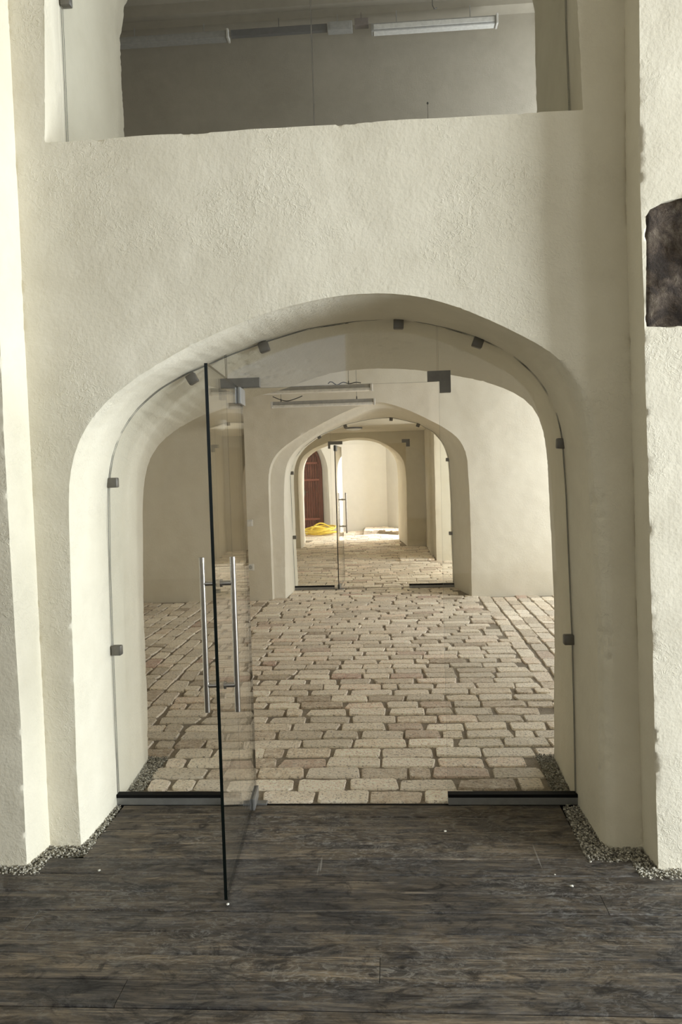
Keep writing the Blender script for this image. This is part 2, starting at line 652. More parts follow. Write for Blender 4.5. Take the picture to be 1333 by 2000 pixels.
def front_profile():
    sec = []
    for z in (-.05, .6, 1.2, 1.8, 2.2, 2.6, 2.78, 2.8, 5.4):
        e = -1.553 + .004 * math.sin(z * 3)
        k = min(1, max(0, z) / 2.6)
        yb = YB if z < 2.79 else 4.45
        sec.append((z, [(-2.3, 3.02), (e, 3.02), (-1.531, YF), (1.006 - .044 * k, YF), (1.012 - .046 * k, 3.02), (2.0, 3.02), (2.0, yb), (-2.3, yb)]))
    return stack_solid(sec)


def upper_outline(xl0, xl1, xr0, xr1, spring, apex):
    pts = [(xl0, 3.008), (xl1, 3.6), (xl1, spring)]
    for k in range(1, 12):
        t = math.pi * k / 12
        pts.append(((xl1 + xr1) / 2 - (xr1 - xl1) / 2 * math.cos(t), spring + (apex - spring) * math.sin(t)))
    pts += [(xr1, spring), (xr1, 3.6), (xr0, 3.008)]
    return pts


upper_cut = loft_solid([
    (2.9, upper_outline(-1.402, -1.374, .798, .772, 4.0, 4.75)),
    (3.19, upper_outline(-1.402, -1.374, .798, .772, 4.0, 4.75)),
    (3.60, upper_outline(-1.495, -1.490, .860, .840, 4.05, 4.8)),
    (4.6, upper_outline(-1.487, -1.485, .857, .862, 4.12, 4.85))])

niche_cut = MB().prism_y([(.985, 2.118), (1.4, 2.112), (1.4, 2.60), (1.11, 2.588), (1.045, 2.578), (1.0, 2.555), (.985, 2.53)], 2.9, 3.085)

wall_front = solid_wall('wall_front',
    front_profile(),
    [arch_cutter([(2.9, rgrow(A1F, .045)), (YF, rgrow(A1F, .045)), (3.197, rgrow(A1F, .026)), (3.212, rgrow(A1F, .009)), (3.25, grow(A1F, -.004)), (YG, grow(A1G, .003)), (YB, A1B), (4.5, A1B)]), upper_cut, niche_cut],
    9, PLASTER, 1, amp=.006, chip=.009,
    extra=[((-4.3, 3.02, -.05), (-2.28, 4.2, 6.1)), ((1.98, 3.02, -.05), (7.1, 4.2, 6.1)), ((-2.3, 3.4, 5.38), (2.0, 4.4, 6.1))])
tag(wall_front, 'thick cream plaster wall with the large near arch and the parapet above', 'wall', kind='structure')

# exposed stone in the niche of the right pier
bm = bmesh.new()
bmesh.ops.create_cube(bm, size=1)
bmesh.ops.subdivide_edges(bm, edges=bm.edges[:], cuts=17, use_grid_fill=True)
for v in bm.verts:
    c = Vector((1.19 + v.co.x * .41, 3.115 + v.co.y * .15, 2.352 + v.co.z * .49))
    if c.z > 2.45:
        c.z -= max(0, 1.06 - c.x) * .35 * (c.z - 2.45) / .15
    c.y += noise.noise(c * 7) * .035 + noise.noise(c * 19) * .014 + noise.noise(c * 45) * .006
    if v.co.y < 0:
        c.y -= .012 + max(0, c.x - 1.08) * .10
    v.co = c
me = bpy.data.meshes.new('exposed_stone')
bm.to_mesh(me)
bm.free()
me.materials.append(STONE)
me.polygons.foreach_set('use_smooth', [True] * len(me.polygons))
tag(link('exposed_stone', me), 'dark brown rough stone block left exposed in the plastered right pier', 'stone block')

# ------------------------------------------------------------------ second wall
wall_middle = solid_wall('wall_middle', boxsolid((-3.62, 9.6, -.05), (2.6, 10.9, 3.0)),
    [arch_cutter([(9.4, A2F), (9.6, A2F), (9.68, grow(A2F, -.012)), (9.725, A2M), (9.8, grow(A2M, -.006)), (10.4, grow(A2G, .004)), (10.9, grow(A2G, .02)), (11.1, grow(A2G, .02))])],
    8, PLASTER_IN, 2, amp=.010, chip=.008,
    extra=[((2.58, 9.6, -.05), (3.7, 10.9, 3.0))])
tag(wall_middle, 'cream plaster wall with the second arch beyond the brick floor', 'wall', kind='structure')

# ------------------------------------------------------------------ third wall and the pier beside it
wall_far = solid_wall('wall_far', boxsolid((-3.4, 16.15, -.05), (1.6, 17.8, 2.9)),
    [arch_cutter([(15.9, A3F), (16.15, A3F), (16.6, grow(A3F, -.03)), (17.8, A3B), (18, A3B)])],
    8, PLASTER_IN, 3, amp=.012, chip=.008)
tag(wall_far, 'cream plaster wall with the third and farthest arch', 'wall', kind='structure')
p3 = solid_wall('wall_pier', stack_solid([(z, [(.76, 13.42), (3.4, 13.42), (3.4, 16.3), (.715, 16.3), (.715, 14.4), (.76, 14.38)]) for z in (-.05, 2.5)]), [], 7, PLASTER_IN, 4, amp=.01)
tag(p3, 'pale stepped pier on the right side between second and third arch', 'wall', kind='structure')


# ------------------------------------------------------------------ plain shell
def shell(name, boxes, m, label, cat='wall'):
    b = MB()
    for lo, hi in boxes:
        b.box(lo, hi)
    return tag(b.build(name, m), label, cat, kind='structure')


def wall_x(x0, x1, y0, y1, z0, z1, holes):
    """wall normal to X with rectangular window holes [(ya, yb, za, zb)]"""
    out = []
    y = y0
    for ya, yb, za, zb in sorted(holes):
        out.append(((x0, y, z0), (x1, ya, z1)))
        out.append(((x0, ya, z0), (x1, yb, za)))
        out.append(((x0, ya, zb), (x1, yb, z1)))
        y = yb
    out.append(((x0, y, z0), (x1, y1, z1)))
    return out


shell('wall_right', wall_x(7.0, 7.5, -4.9, 3.1, -.05, 6.1, [(-3.55, -1.65, .9, 4.1), (-.3, 2.1, .45, 3.35)]), PLASTER, 'hall side wall with tall windows, right of the camera')
shell('wall_left', [((-4.6, -4.9, -.05), (-4.2, 3.1, 6.1))], PLASTER_LOW_BOUNCE, 'plain hall wall left of the camera')
shell('wall_rear', [((-4.2, -4.9, -.05), (-2.55, -4.5, 6.1)), ((-.65, -4.9, -.05), (7.0, -4.5, 6.1)), ((-2.55, -4.9, -.05), (-.65, -4.5, 1.0)), ((-2.55, -4.9, 4.0), (-.65, -4.5, 6.1))], PLASTER_LOW_BOUNCE, 'hall wall behind the camera')
shell('ceiling', [((-4.6, -4.9, 6.0), (7.5, 4.45, 6.3))], PLASTER_LOW_BOUNCE, 'plain ceiling over the wooden hall', 'ceiling')
shell('wall_side_left', [((-4.0, 4.15, -.05), (-3.6, 9.7, 3.0))], PLASTER_IN, 'left side wall of the brick floored room')
shell('wall_side_right', wall_x(3.6, 4.0, 4.15, 9.7, -.05, 3.0, [(5.0, 6.0, .75, 2.55), (7.55, 9.05, .75, 2.55)]), PLASTER_IN, 'right side wall of the brick floored room with window')
shell('ceiling.001', [((-4.3, 4.15, 2.93), (4.3, 9.7, 3.02))], PLASTER_LOW_BOUNCE, 'plain ceiling over the brick floored room', 'ceiling')
# upper room
b = MB()
b.box((-4.3, 9.6, 3.0), (4.3, 9.9, 8.4))
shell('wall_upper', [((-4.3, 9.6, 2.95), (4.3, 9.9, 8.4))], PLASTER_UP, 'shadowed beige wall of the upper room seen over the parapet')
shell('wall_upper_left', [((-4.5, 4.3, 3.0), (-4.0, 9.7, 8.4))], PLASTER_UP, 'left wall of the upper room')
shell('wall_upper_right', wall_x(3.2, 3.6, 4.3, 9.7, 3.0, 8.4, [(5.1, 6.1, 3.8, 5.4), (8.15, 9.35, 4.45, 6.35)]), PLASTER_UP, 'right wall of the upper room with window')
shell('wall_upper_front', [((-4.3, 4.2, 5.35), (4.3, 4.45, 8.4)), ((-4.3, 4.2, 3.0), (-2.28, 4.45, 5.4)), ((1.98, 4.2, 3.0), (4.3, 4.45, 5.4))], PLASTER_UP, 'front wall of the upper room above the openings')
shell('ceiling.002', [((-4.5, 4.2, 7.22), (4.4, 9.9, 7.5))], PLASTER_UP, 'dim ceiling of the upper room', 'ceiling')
shell('trim_1', [((-4.0, 9.40, 7.0), (3.2, 9.62, 7.10)), ((-4.0, 9.3, 7.09), (3.2, 9.62, 7.23))], PLASTER_UP, 'plaster band where the upper wall meets the ceiling', 'trim')
# third room
shell('wall_third_left', [((-3.8, 10.8, -.05), (-3.4, 16.3, 2.9))], PLASTER_IN, 'left side wall of the third room')
shell('wall_third_right', wall_x(3.2, 3.6, 10.8, 13.5, -.05, 2.9, [(11.7, 13.1, .65, 2.15)]), PLASTER_IN, 'right side wall of the third room with window')
shell('ceiling.003', [((-3.8, 10.8, 2.41), (3.6, 16.3, 2.9))], PLASTER_IN, 'low ceiling of the third room', 'ceiling')
# end room
shell('wall_end_left', [((-3.6, 17.7, -.05), (-3.2, 21.3, 3.2))], PLASTER_END, 'left side wall of the end room')
shell('wall_end_right', wall_x(1.8, 2.2, 17.7, 21.3, -.05, 3.2, [(18.0, 19.6, .6, 2.6)]), PLASTER_END, 'right wall of the end room with window')
shell('ceiling.004', [((-3.6, 17.7, 3.0), (2.2, 21.6, 3.3))], PLASTER_END, 'ceiling of the bright end room', 'ceiling')

# end wall: straight piece, canted corner on the right, door embrasure with a pointed head on the left
emb = [(-2.60, 0), (-2.60, 1.75), (-2.5, 2.05), (-2.3, 2.3), (-2.08, 2.44), (-1.90, 2.28), (-1.76, 2.02), (-1.69, 1.75), (-1.66, 0)]
embb = [(-2.50, 0), (-2.50, 1.70), (-2.42, 1.95), (-2.27, 2.12), (-2.08, 2.30), (-1.98, 2.10), (-1.92, 1.90), (-1.89, 1.70), (-1.89, 0)]
wall_back = solid_wall('wall_back',
    stack_solid([(z, [(-3.3, 20.6), (-.12, 20.6), (.24, 19.7), (1.9, 19.7), (1.9, 21.3), (-3.3, 21.3)]) for z in (-.05, 3.1)]),
    [arch_cutter([(20.4, emb), (20.6, emb), (21.08, embb), (21.2, embb)], 60)],
    8, PLASTER_END, 5, amp=.008)
tag(wall_back, 'bright cream end wall with canted corner at the far end of the enfilade', 'wall', kind='structure')

# unseen window frames stand in the window holes
wn = [0]


def win_frame(x, y0, y1, z0, z1):
    wn[0] += 1
    e = empty('window_%d' % wn[0], (x, (y0 + y1) / 2, z0), ['tall hall window nearer the arch', 'tall hall window farther from the arch', 'window beside the brick floored room', 'window lighting the upper room', 'window lighting the third room', 'added window beside the brick floored room, brightening the bricks and reveal near the glass doorway', 'added window of the upper room, brightening the reveal above the parapet', 'window lighting the end room'][wn[0] - 1], 'window', kind='structure')
    f = MB()
    t = .06
    for lo, hi in (((x, y0, z0), (x + .07, y0 + t, z1)), ((x, y1 - t, z0), (x + .07, y1, z1)), ((x, y0, z0), (x + .07, y1, z0 + t)), ((x, y0, z1 - t), (x + .07, y1, z1))):
        f.box(lo, hi)
    shift(f, e.location).build('frame', FRAME_WOOD, e)
    c = MB().box((x + .01, (y0 + y1) / 2 - .03, z0), (x + .06, (y0 + y1) / 2 + .03, z1))
    shift(c, e.location).build('mullion', FRAME_WOOD, e)


win_frame(7.3, -.3, 2.1, .45, 3.35)
win_frame(7.3, -3.55, -1.65, .9, 4.1)
win_frame(3.85, 7.55, 9.05, .75, 2.55)
win_frame(3.45, 8.15, 9.35, 4.45, 6.35)
win_frame(3.45, 11.7, 13.1, .65, 2.15)
win_frame(3.85, 5.0, 6.0, .75, 2.55)  # unseen, added to light the near bricks and arch reveal
win_frame(3.45, 5.1, 6.1, 3.8, 5.4)  # unseen, added to light the upper opening's left reveal
win_frame(2.05, 18.0, 19.6, .6, 2.6)

# ------------------------------------------------------------------ floor of the hall: planks
floor = shell('floor', [((-4.6, -4.9, -.12), (7.5, 3.62, -.028))], OUTSIDE, 'dark weathered plank floor of the hall in the foreground', 'floor')


def plank_piece(x0, x1, y0, y1, rnd):
    b = MB()
    z = rnd.uniform(-.0012, .0012)
    e = .004
    nseg = max(2, int((x1 - x0) / .4))
    xs = [x0 + (x1 - x0) * i / nseg for i in range(nseg + 1)]
    prof = [(y0, -.027), (y0, z - e), (y0 + e, z), (y1 - e, z), (y1, z - e), (y1, -.027)]
    vs, fs = [], []
    for x in xs:
        w = noise.noise((x * 1.3, y0 * 5, 0)) * .0016
        for k, (y, zz) in enumerate(prof):
            vs.append((x, y + (w if 0 < k < 5 else 0), zz + (w * .4 if 1 < k < 4 else 0)))
    n = len(prof)
    for i in range(nseg):
        for k in range(n - 1):
            fs.append((i * n + k, i * n + k + 1, (i + 1) * n + k + 1, (i + 1) * n + k))
    fs += [tuple(range(n)), tuple(range(nseg * n, nseg * n + n))]
    return b.add(vs, fs)


rnd = random.Random(3)
PW = .128


def plank_limits(y):
    if y > 3.09:
        return -1.345, .755
    if y > 2.96:
        return -1.482, .925
    return -4.15, 6.95


for i in range(27):
    y1 = 3.604 - PW * i - .0018
    y0 = 3.604 - PW * (i + 1) + .0018
    xa, xb = plank_limits((y0 + y1) / 2)
    x = xa
    first = True
    while x < xb - .05:
        ln = rnd.uniform(2.6, 4.6)
        if first:
            ln *= rnd.uniform(.4, 1)
        first = False
        xe = min(xb, x + ln)
        if xb - xe < .35:
            xe = xb
        plank_piece(x + .001, xe - .001, y0, y1, rnd).build('plank', PLANK, floor)
        x = xe
MB().box((-4.15, -4.5, -.027), (6.95, 3.604 - PW * 27, -.001)).build('plank_field', PLANK, floor)['kind'] = 'stuff'

# dark metal angle between planks and bricks
tag(MB().box((-1.36, 3.6065, -.03), (.82, 3.628, -.004)).build('threshold_strip', BLACK), 'thin black metal strip between plank floor and brick floor under the glass door', 'threshold')

# ------------------------------------------------------------------ gravel along the walls
def gravel(name, quads, label, n_per_m2=26000, seed=1):
    rg = random.Random(seed)
    g = (1 + 5 ** .5) / 2
    ico_v = [Vector(v).normalized() for v in [(-1, g, 0), (1, g, 0), (-1, -g, 0), (1, -g, 0), (0, -1, g), (0, 1, g), (0, -1, -g), (0, 1, -g), (g, 0, -1), (g, 0, 1), (-g, 0, -1), (-g, 0, 1)]]
    ico_f = [(0, 11, 5), (0, 5, 1), (0, 1, 7), (0, 7, 10), (0, 10, 11), (1, 5, 9), (5, 11, 4), (11, 10, 2), (10, 7, 6), (7, 1, 8), (3, 9, 4), (3, 4, 2), (3, 2, 6), (3, 6, 8), (3, 8, 9), (4, 9, 5), (2, 4, 11), (6, 2, 10), (8, 6, 7), (9, 8, 1)]
    b = MB()
    tones = []
    for q in quads:
        q = [Vector((x, y, 0)) for x, y in q]
        ar = ((q[1] - q[0]).cross(q[2] - q[0]).length + (q[2] - q[0]).cross(q[3] - q[0]).length) / 2
        for _ in range(int(ar * n_per_m2)):
            u, w = rg.random(), rg.random()
            p = (q[0] * (1 - u) + q[1] * u) * (1 - w) + (q[3] * (1 - u) + q[2] * u) * w
            r = rg.uniform(.0028, .0058)
            s = Vector((rg.uniform(.7, 1.35), rg.uniform(.7, 1.35), rg.uniform(.6, 1.0)))
            p = p + Vector((rg.uniform(-.006, .006), rg.uniform(-.006, .006), rg.uniform(-.012, .004)))
            b.add([p + Vector((v.x * s.x, v.y * s.y, v.z * s.z)) * r * rg.uniform(.85, 1.15) for v in ico_v], ico_f)
            tones += [rg.random()] * 20
        b.add([(v.x, v.y, -.012) for v in q], [(0, 1, 2, 3)])
        tones.append(.1)
    o = b.build(name, GRAVEL)
    at = o.data.attributes.new('tone', 'FLOAT', 'FACE')
    at.data.foreach_set('value', tones)
    return tag(o, label, 'gravel', kind='stuff')


gravel('gravel', [
    [(-2.4, 2.945), (-1.475, 2.95), (-1.54, 3.03), (-2.4, 3.03)],
    [(-1.475, 2.95), (-1.49, 3.10), (-1.54, 3.2), (-1.56, 3.0)],
    [(-1.49, 3.10), (-1.335, 3.125), (-1.39, 3.2), (-1.54, 3.2)],
    [(-1.335, 3.125), (-1.36, 3.60), (-1.40, 3.60), (-1.40, 3.2)],
    [(-1.31, 3.65), (-1.315, 4.25), (-1.43, 4.25), (-1.39, 3.65)]],
    'grey fine gravel filling the gap along the foot of the left jamb', seed=2)
gravel('gravel', [
    [(1.9, 2.935), (.928, 2.945), (1.0, 3.04), (1.9, 3.03)],
    [(.928, 2.945), (.928, 3.07), (.99, 3.2), (1.02, 3.02)],
    [(.928, 3.07), (.748, 3.08), (.84, 3.2), (1.01, 3.2)],
    [(.748, 3.08), (.772, 3.60), (.845, 3.60), (.86, 3.19)],
    [(.752, 3.65), (.765, 4.25), (.865, 4.25), (.85, 3.65)]],
    'dark fine gravel filling the gap along the foot of the right jamb', seed=3)

# ------------------------------------------------------------------ brick floors
brick_floor = shell('floor.001', [((-3.65, 3.625, -.12), (3.65, 10.5, -.011))], MORTAR, 'old worn brick floor seen through the glass doorway', 'floor')
far_floor = shell('floor.002', [((-3.5, 10.5, -.12), (3.3, 21.4, -.009))], MORTAR, 'brick floor of the rooms beyond the second arch', 'floor')


def brick_geo(l, w, rg, top=0.0, dep=.03):
    """a worn brick: irregular rounded outline, soft upper edge; 44 triangles"""
    hl, hw = l / 2, w / 2
    c = min(hl, hw) * .22
    base = [(-hl, -hw + c), (-hl + c, -hw), (0, -hw), (hl - c, -hw), (hl, -hw + c), (hl, hw - c), (hl - c, hw), (0, hw), (-hl + c, hw), (-hl, hw - c)]
    base = [(x + rg.uniform(-.008, .008), y + rg.uniform(-.006, .006)) for x, y in base]
    if rg.random() < .25:                                   # a broken corner
        k = rg.choice((0, 3, 5, 8))
        for q in (k, k + 1):
            base[q] = (base[q][0] * .88, base[q][1] * .8)
    n = len(base)
    tilt = (rg.uniform(-.012, .012), rg.uniform(-.02, .02))
    vs = [(x * .965, y * .93, top + x * tilt[0] + y * tilt[1] + rg.uniform(-.0015, .0015)) for x, y in base]
    vs += [(x, y, top - .007) for x, y in base] + [(x, y, top - dep) for x, y in base]
    fs = [tuple(range(n))]
    for a in range(2):
        for k in range(n):
            fs.append((a * n + k, (a + 1) * n + k, (a + 1) * n + (k + 1) % n, a * n + (k + 1) % n))
    return vs, fs


rb = random.Random(11)
LENS = [.11, .17, .21, .235, .25, .265, .28, .295]
PROTO = {}
for l in LENS:
    PROTO[l] = []
    for k in range(5):
        vs, fs = brick_geo(l, .127, rb)
        PROTO[l].append(MB().add(vs, fs).mesh('brick', BRICK))


def layout(x0, x1, y0, y1, along_x, rg, pitch=.148, ragged=.0, limits=None, joint=(.009, .028)):
    out = []
    if along_x:
        y = y0 + pitch / 2
        while y < y1:
            xa, xb = limits(y) if limits else (x0, x1)
            x = xa + rg.uniform(-ragged, .2 * ragged)
            while x < xb + rg.uniform(-ragged, ragged) - .06:
                l = rg.choice(LENS[2:]) if rg.random() < .9 else rg.choice(LENS[:2])
                if x + l > xb + .05:
                    l = min(LENS, key=lambda q: abs(q - max(.11, xb - x)))
                if x > xa - .09:
                    if x < xa + .1 and rg.random() < .45:
                        l = LENS[0]
                    out.append((x + l / 2, y + rg.uniform(-.006, .006), l, rg.uniform(-.035, .035)))
                x += l + rg.uniform(*joint)
            y += pitch * rg.uniform(.97, 1.03)
    else:
        x = x0 + pitch / 2
        while x < x1:
            y = y0 - rg.uniform(0, .15)
            while y < y1 - .1:
                l = rg.choice(LENS[2:]) if rg.random() < .9 else rg.choice(LENS[:2])
                if y > y0 - .05:
                    out.append((x + rg.uniform(-.005, .005), y + l / 2, l, math.pi / 2 + rg.uniform(-.03, .03)))
                y += l + rg.uniform(.012, .03)
            x += pitch * rg.uniform(.98, 1.03)
    return out


def centre_limits(y):
    if y < 4.26:
        return -1.30, .745
    return -1.55, 1.03


L2 = layout(0, 0, 3.632, 9.66, True, rb, ragged=.05, limits=centre_limits)
L2 += layout(-3.66, -1.575, 4.26, 9.58, False, rb)
L2 += layout(1.045, 3.55, 4.26, 9.58, False, rb)
# brick field inside the second arch
L2 += layout(0, 0, 9.70, 10.5, True, rb, limits=lambda y: (-1.36, .83))


def seen(b):
    return -.36 * b[1] < b[0] < .215 * b[1]


L2.sort(key=lambda b: (not seen(b), b[1]))
PARTS = L2[:299]
REST = L2[299:]
for x, y, l, a in PARTS:
    o = bpy.data.objects.new('brick', rb.choice(PROTO[l]))
    COL.objects.link(o)
    o.parent = brick_floor
    o.location = (x, y, rb.uniform(-.003, .004))
    o.rotation_euler = (0, 0, a + rb.choice((0, math.pi)))


def field(bricks, name, parent, m=BRICK, dz=0.0):
    b = MB()
    tones = []
    for x, y, l, a in bricks:
        vs, fs = brick_geo(l, .134, rb, top=rb.uniform(-.003, .004) + dz)
        ca, sa = math.cos(a), math.sin(a)
        b.add([(x + vx * ca - vy * sa, y + vx * sa + vy * ca, vz) for vx, vy, vz in vs], fs)
        tones += [rb.random()] * len(fs)
    o = b.build(name, m, parent)
    at = o.data.attributes.new('tone', 'FLOAT', 'FACE')
    at.data.foreach_set('value', tones)
    o['kind'] = 'stuff'
    return o


field(REST, 'brick_field', brick_floor)
L3 = layout(0, 0, 10.52, 21.0, True, rb, limits=lambda y: (-2.9, 1.9 if y < 13.4 else (.70 if y < 16.2 else (.15 if y < 17.8 else 1.5))), joint=(.004, .014))
L3 = [b for b in L3 if not (16.1 < b[1] < 17.85 and (b[0] < -1.98))]
field(L3, 'brick_field', far_floor)

# low brick step in front of the recess, right of the third room
st_b = empty('brick_step', (.42, 13.9, 0), 'low brick edge on the floor beside the pale stepped pier', 'step')
f = field([b for b in layout(0, 0, 13.43, 14.35, True, rb, limits=lambda y: (.12, .70))], 'brick_course', st_b, dz=.035)
for v in f.data.vertices:
    v.co -= Vector((.42, 13.9, 0))

# raised brick platform in the end room
plat = empty('brick_platform', (-.1, 19.8, 0), 'low raised brick platform in the corner of the bright end room', 'platform')
pb = MB()
ppoly = [(-.72, 19.30), (-.35, 19.55), (-.05, 19.25), (.40, 18.80), (.56, 18.85), (.22, 19.68), (-.13, 20.56), (-.72, 20.58)]
n = len(ppoly)
pb.add([(x, y, 0) for x, y in ppoly] + [(x, y, .085) for x, y in ppoly], [tuple(range(n)), tuple(range(n, 2 * n))] + [(i, (i + 1) % n, n + (i + 1) % n, n + i) for i in range(n)])
shift(pb, plat.location).build('bed', MORTAR, plat)


def inside(p, poly):
    c = False
    for i in range(len(poly)):
        (x1, y1), (x2, y2) = poly[i], poly[i - 1]
        if (y1 > p[1]) != (y2 > p[1]) and p[0] < (x2 - x1) * (p[1] - y1) / (y2 - y1) + x1:
            c = not c
    return c


pl = [b for b in layout(0, 0, 18.8, 20.6, True, rb, limits=lambda y: (-.72, .7)) if inside((b[0], b[1]), ppoly)]
f = field(pl, 'brick_course', plat, dz=.098)
for v in f.data.vertices:
    v.co -= Vector(plat.location)


# ------------------------------------------------------------------ glazing
def clip_under(outline, xa, xb, n=60):
    """points of the outline with xa < x < xb, ends interpolated on the upper branch"""
    pts = smooth_line(outline, 240, 2)
    return [p for p in pts if xa <= p[0] <= xb]


def z_at(outline, x):
    pts = smooth_line(outline, 240, 2)
    best = [a[1] + (b[1] - a[1]) * (x - a[0]) / (b[0] - a[0]) for a, b in zip(pts, pts[1:]) if abs(b[0] - a[0]) > 1e-6 and min(a[0], b[0]) <= x <= max(a[0], b[0])]
    return max(best) if best else 2.0


def glazing(name, y, outline, jl, jr, zt, label, origin, clamps, rail_h=.036):
    """three fixed panes under an arch with rails, clamps and corner patches; doorway between jl and jr below zt"""
    t = .006
    E = empty(name, origin, label, 'glass partition')
    out = grow(outline, .008)
    rim = grow(outline, -.0015)

    def part(mb, nm, m, par=E, sm=False):
        # parented pieces live in the partition's own space
        return shift(mb, origin).build(nm, m, par, sm)

    left = [p for p in clip_under(out, -9, jl) if p[1] > rail_h]
    left = [(left[0][0], rail_h)] + left + [(jl, z_at(out, jl)), (jl, rail_h)]
    part(MB().prism_y(left, y - t, y + t, 0, 1), 'pane', [GLASS, GLASS_EDGE])
    top = [(jl + .006, zt)] + [(jl + .006, z_at(out, jl + .006))] + [p for p in clip_under(out, jl + .02, jr - .02) if p[1] > zt] + [(jr - .006, z_at(out, jr - .006)), (jr - .006, zt)]
    part(MB().prism_y(top, y - t, y + t, 0, 1), 'pane', [GLASS, GLASS_EDGE])
    right = [p for p in clip_under(out, jr, 9) if p[1] > rail_h]
    right = [(jr, rail_h), (jr, z_at(out, jr))] + right + [(right[-1][0], rail_h)]
    part(MB().prism_y(right, y - t, y + t, 0, 1), 'pane', [GLASS, GLASS_EDGE])
    # silicone joint where glass meets plaster
    s = MB()
    for dy in (-.0085, .0085):
        s.tube([(x, y + dy, z) for x, z in smooth_line(rim, 200, 2)], .0016, 5)
    part(s, 'seal', SEAL)
    for xa, xb in ((out[0][0] + .004, jl), (jr, out[-1][0] - .004)):
        r = part(MB().box((xa, y - .022, 0), (xb, y + .022, rail_h), .002), 'rail', RAIL_GREY)
        part(MB().box((xa, y - .024, rail_h), (xb, y + .016, rail_h + .016)), 'gasket', BLACK, r)
    for cx, cz, ang in clamps:
        c = MB()
        c.box((-.024, -.020, -.024), (.024, .020, .024), .006)
        ca, sa = math.cos(ang), math.sin(ang)
        c.v = [(cx + vx * ca - vz * sa, y + vy, cz + vx * sa + vz * ca) for vx, vy, vz in c.v]
        part(c, 'glass_clamp', STEEL_DARK, E, True)
    hh = .048
    pl_ = MB().prism_y([(jl - .032, zt - .05), (jl - .032, zt + hh), (jl + .163, zt + hh), (jl + .163, zt + .004), (jl - .004, zt + .004), (jl - .004, zt - .05)], y - .018, y + .018)
    part(pl_, 'corner_patch', STEEL_DARK)
    pr = MB().prism_y([(jr + .054, zt - .052), (jr + .054, zt + hh), (jr - .052, zt + hh), (jr - .052, zt + .002), (jr + .004, zt + .002), (jr + .004, zt - .052)], y - .018, y + .018)
    part(pr, 'corner_patch', STEEL_DARK)
    return E


def leaf(name, pivot, ang, label, w=.935, z0=.010, z1=2.006):
    """a frameless glass leaf; local x runs from the pivot to the free edge"""
    E = empty(name, (pivot[0], pivot[1], 0), label, 'glass door', kind='thing', rz=ang)
    t = .006
    b = MB()
    b.prism_y([(-.06, z0), (w - .06, z0), (w - .06, z1), (-.06, z1)], -t, t, 0, 1)
    b.build('pane', [GLASS, GLASS_EDGE], E)
    hx = w - .06 - .085
    Hn = empty_part('handle', E)
    for s in (-1, 1):
        MB().tube([(hx, s * .058, .70), (hx, s * .058, 1.292)], .0110, 20).build('bar', STEEL, Hn, True)
        for zc in (.803, 1.193):
            MB().tube([(hx, s * .007, zc), (hx, s * .050, zc)], .0095, 14).lathe([(.0150, 0), (.0150, .010)], (hx, s * .013 - .005, zc), 16, 'Y').build('bracket', STEEL, Hn, True)
    p = MB()
    for s in (-1, 1):
        p.box((-.060, min(s * .006, s * .018), z1 - .078), (.10, max(s * .006, s * .018), z1 - .002), .002)
    p.build('upper_patch', RAIL_GREY, E)
    p = MB()
    for s in (-1, 1):
        p.box((-.058, min(s * .006, s * .017), z0), (.105, max(s * .006, s * .017), z0 + .055), .002)
    p.build('lower_patch', RAIL_GREY, E)
    return E


def empty_part(name, parent):
    o = bpy.data.objects.new(name, None)
    o.empty_display_size = .05
    COL.objects.link(o)
    o.parent = parent
    return o


C1 = [(-1.338, 1.579, 0), (-1.355, .763, 0), (-.931, 2.061, .5), (-.582, 2.196, .30), (.053, 2.278, -.05), (.417, 2.178, -.36), (.792, 1.701, -.05), (.812, .784, 0)]
glazing('glass_partition', YG, A1G, -.770, .233, 2.006, 'frameless glass partition with steel clamps filling the near arch', (-.27, YG, 0), C1)
C2 = [(-.958, 2.078, .5), (-.598, 2.209, .28), (.021, 2.287, -.1), (.379, 2.193, -.36), (.763, 1.72, -.05), (.782, .729, 0), (-1.345, 1.601, 0), (-1.338, .723, 0)]
glazing('glass_partition', 10.4, A2G, -.808, .209, 1.965, 'frameless glass partition with clamps filling the second arch', (-.3, 10.4, 0), C2)

ang1 = math.atan2(2.765 - YG, -.658 + .706)
leaf('glass_door', (-.706, YG), ang1, 'open frameless glass door with two long steel bar handles, in the near arch', w=.925)
ang2 = math.radians(88.5)
leaf('glass_door', (-.745, 10.4), ang2, 'small open glass door with bar handles in the second arch', w=.93, z1=1.96)

# floor pivot plates
for x, y, lab in ((-.706, YG, 'grey floor pivot plate under the near glass door'), (-.745, 10.4, 'grey floor pivot plate under the door of the second arch')):
    pv = MB().box((x - .065, y - .021, -.004), (x + .065, y + .021, .0075), .003).lathe([(.012, 0), (.012, .003)], (x, y, .007), 16)
    tag(pv.build('floor_pivot', RAIL_GREY), lab, 'pivot')

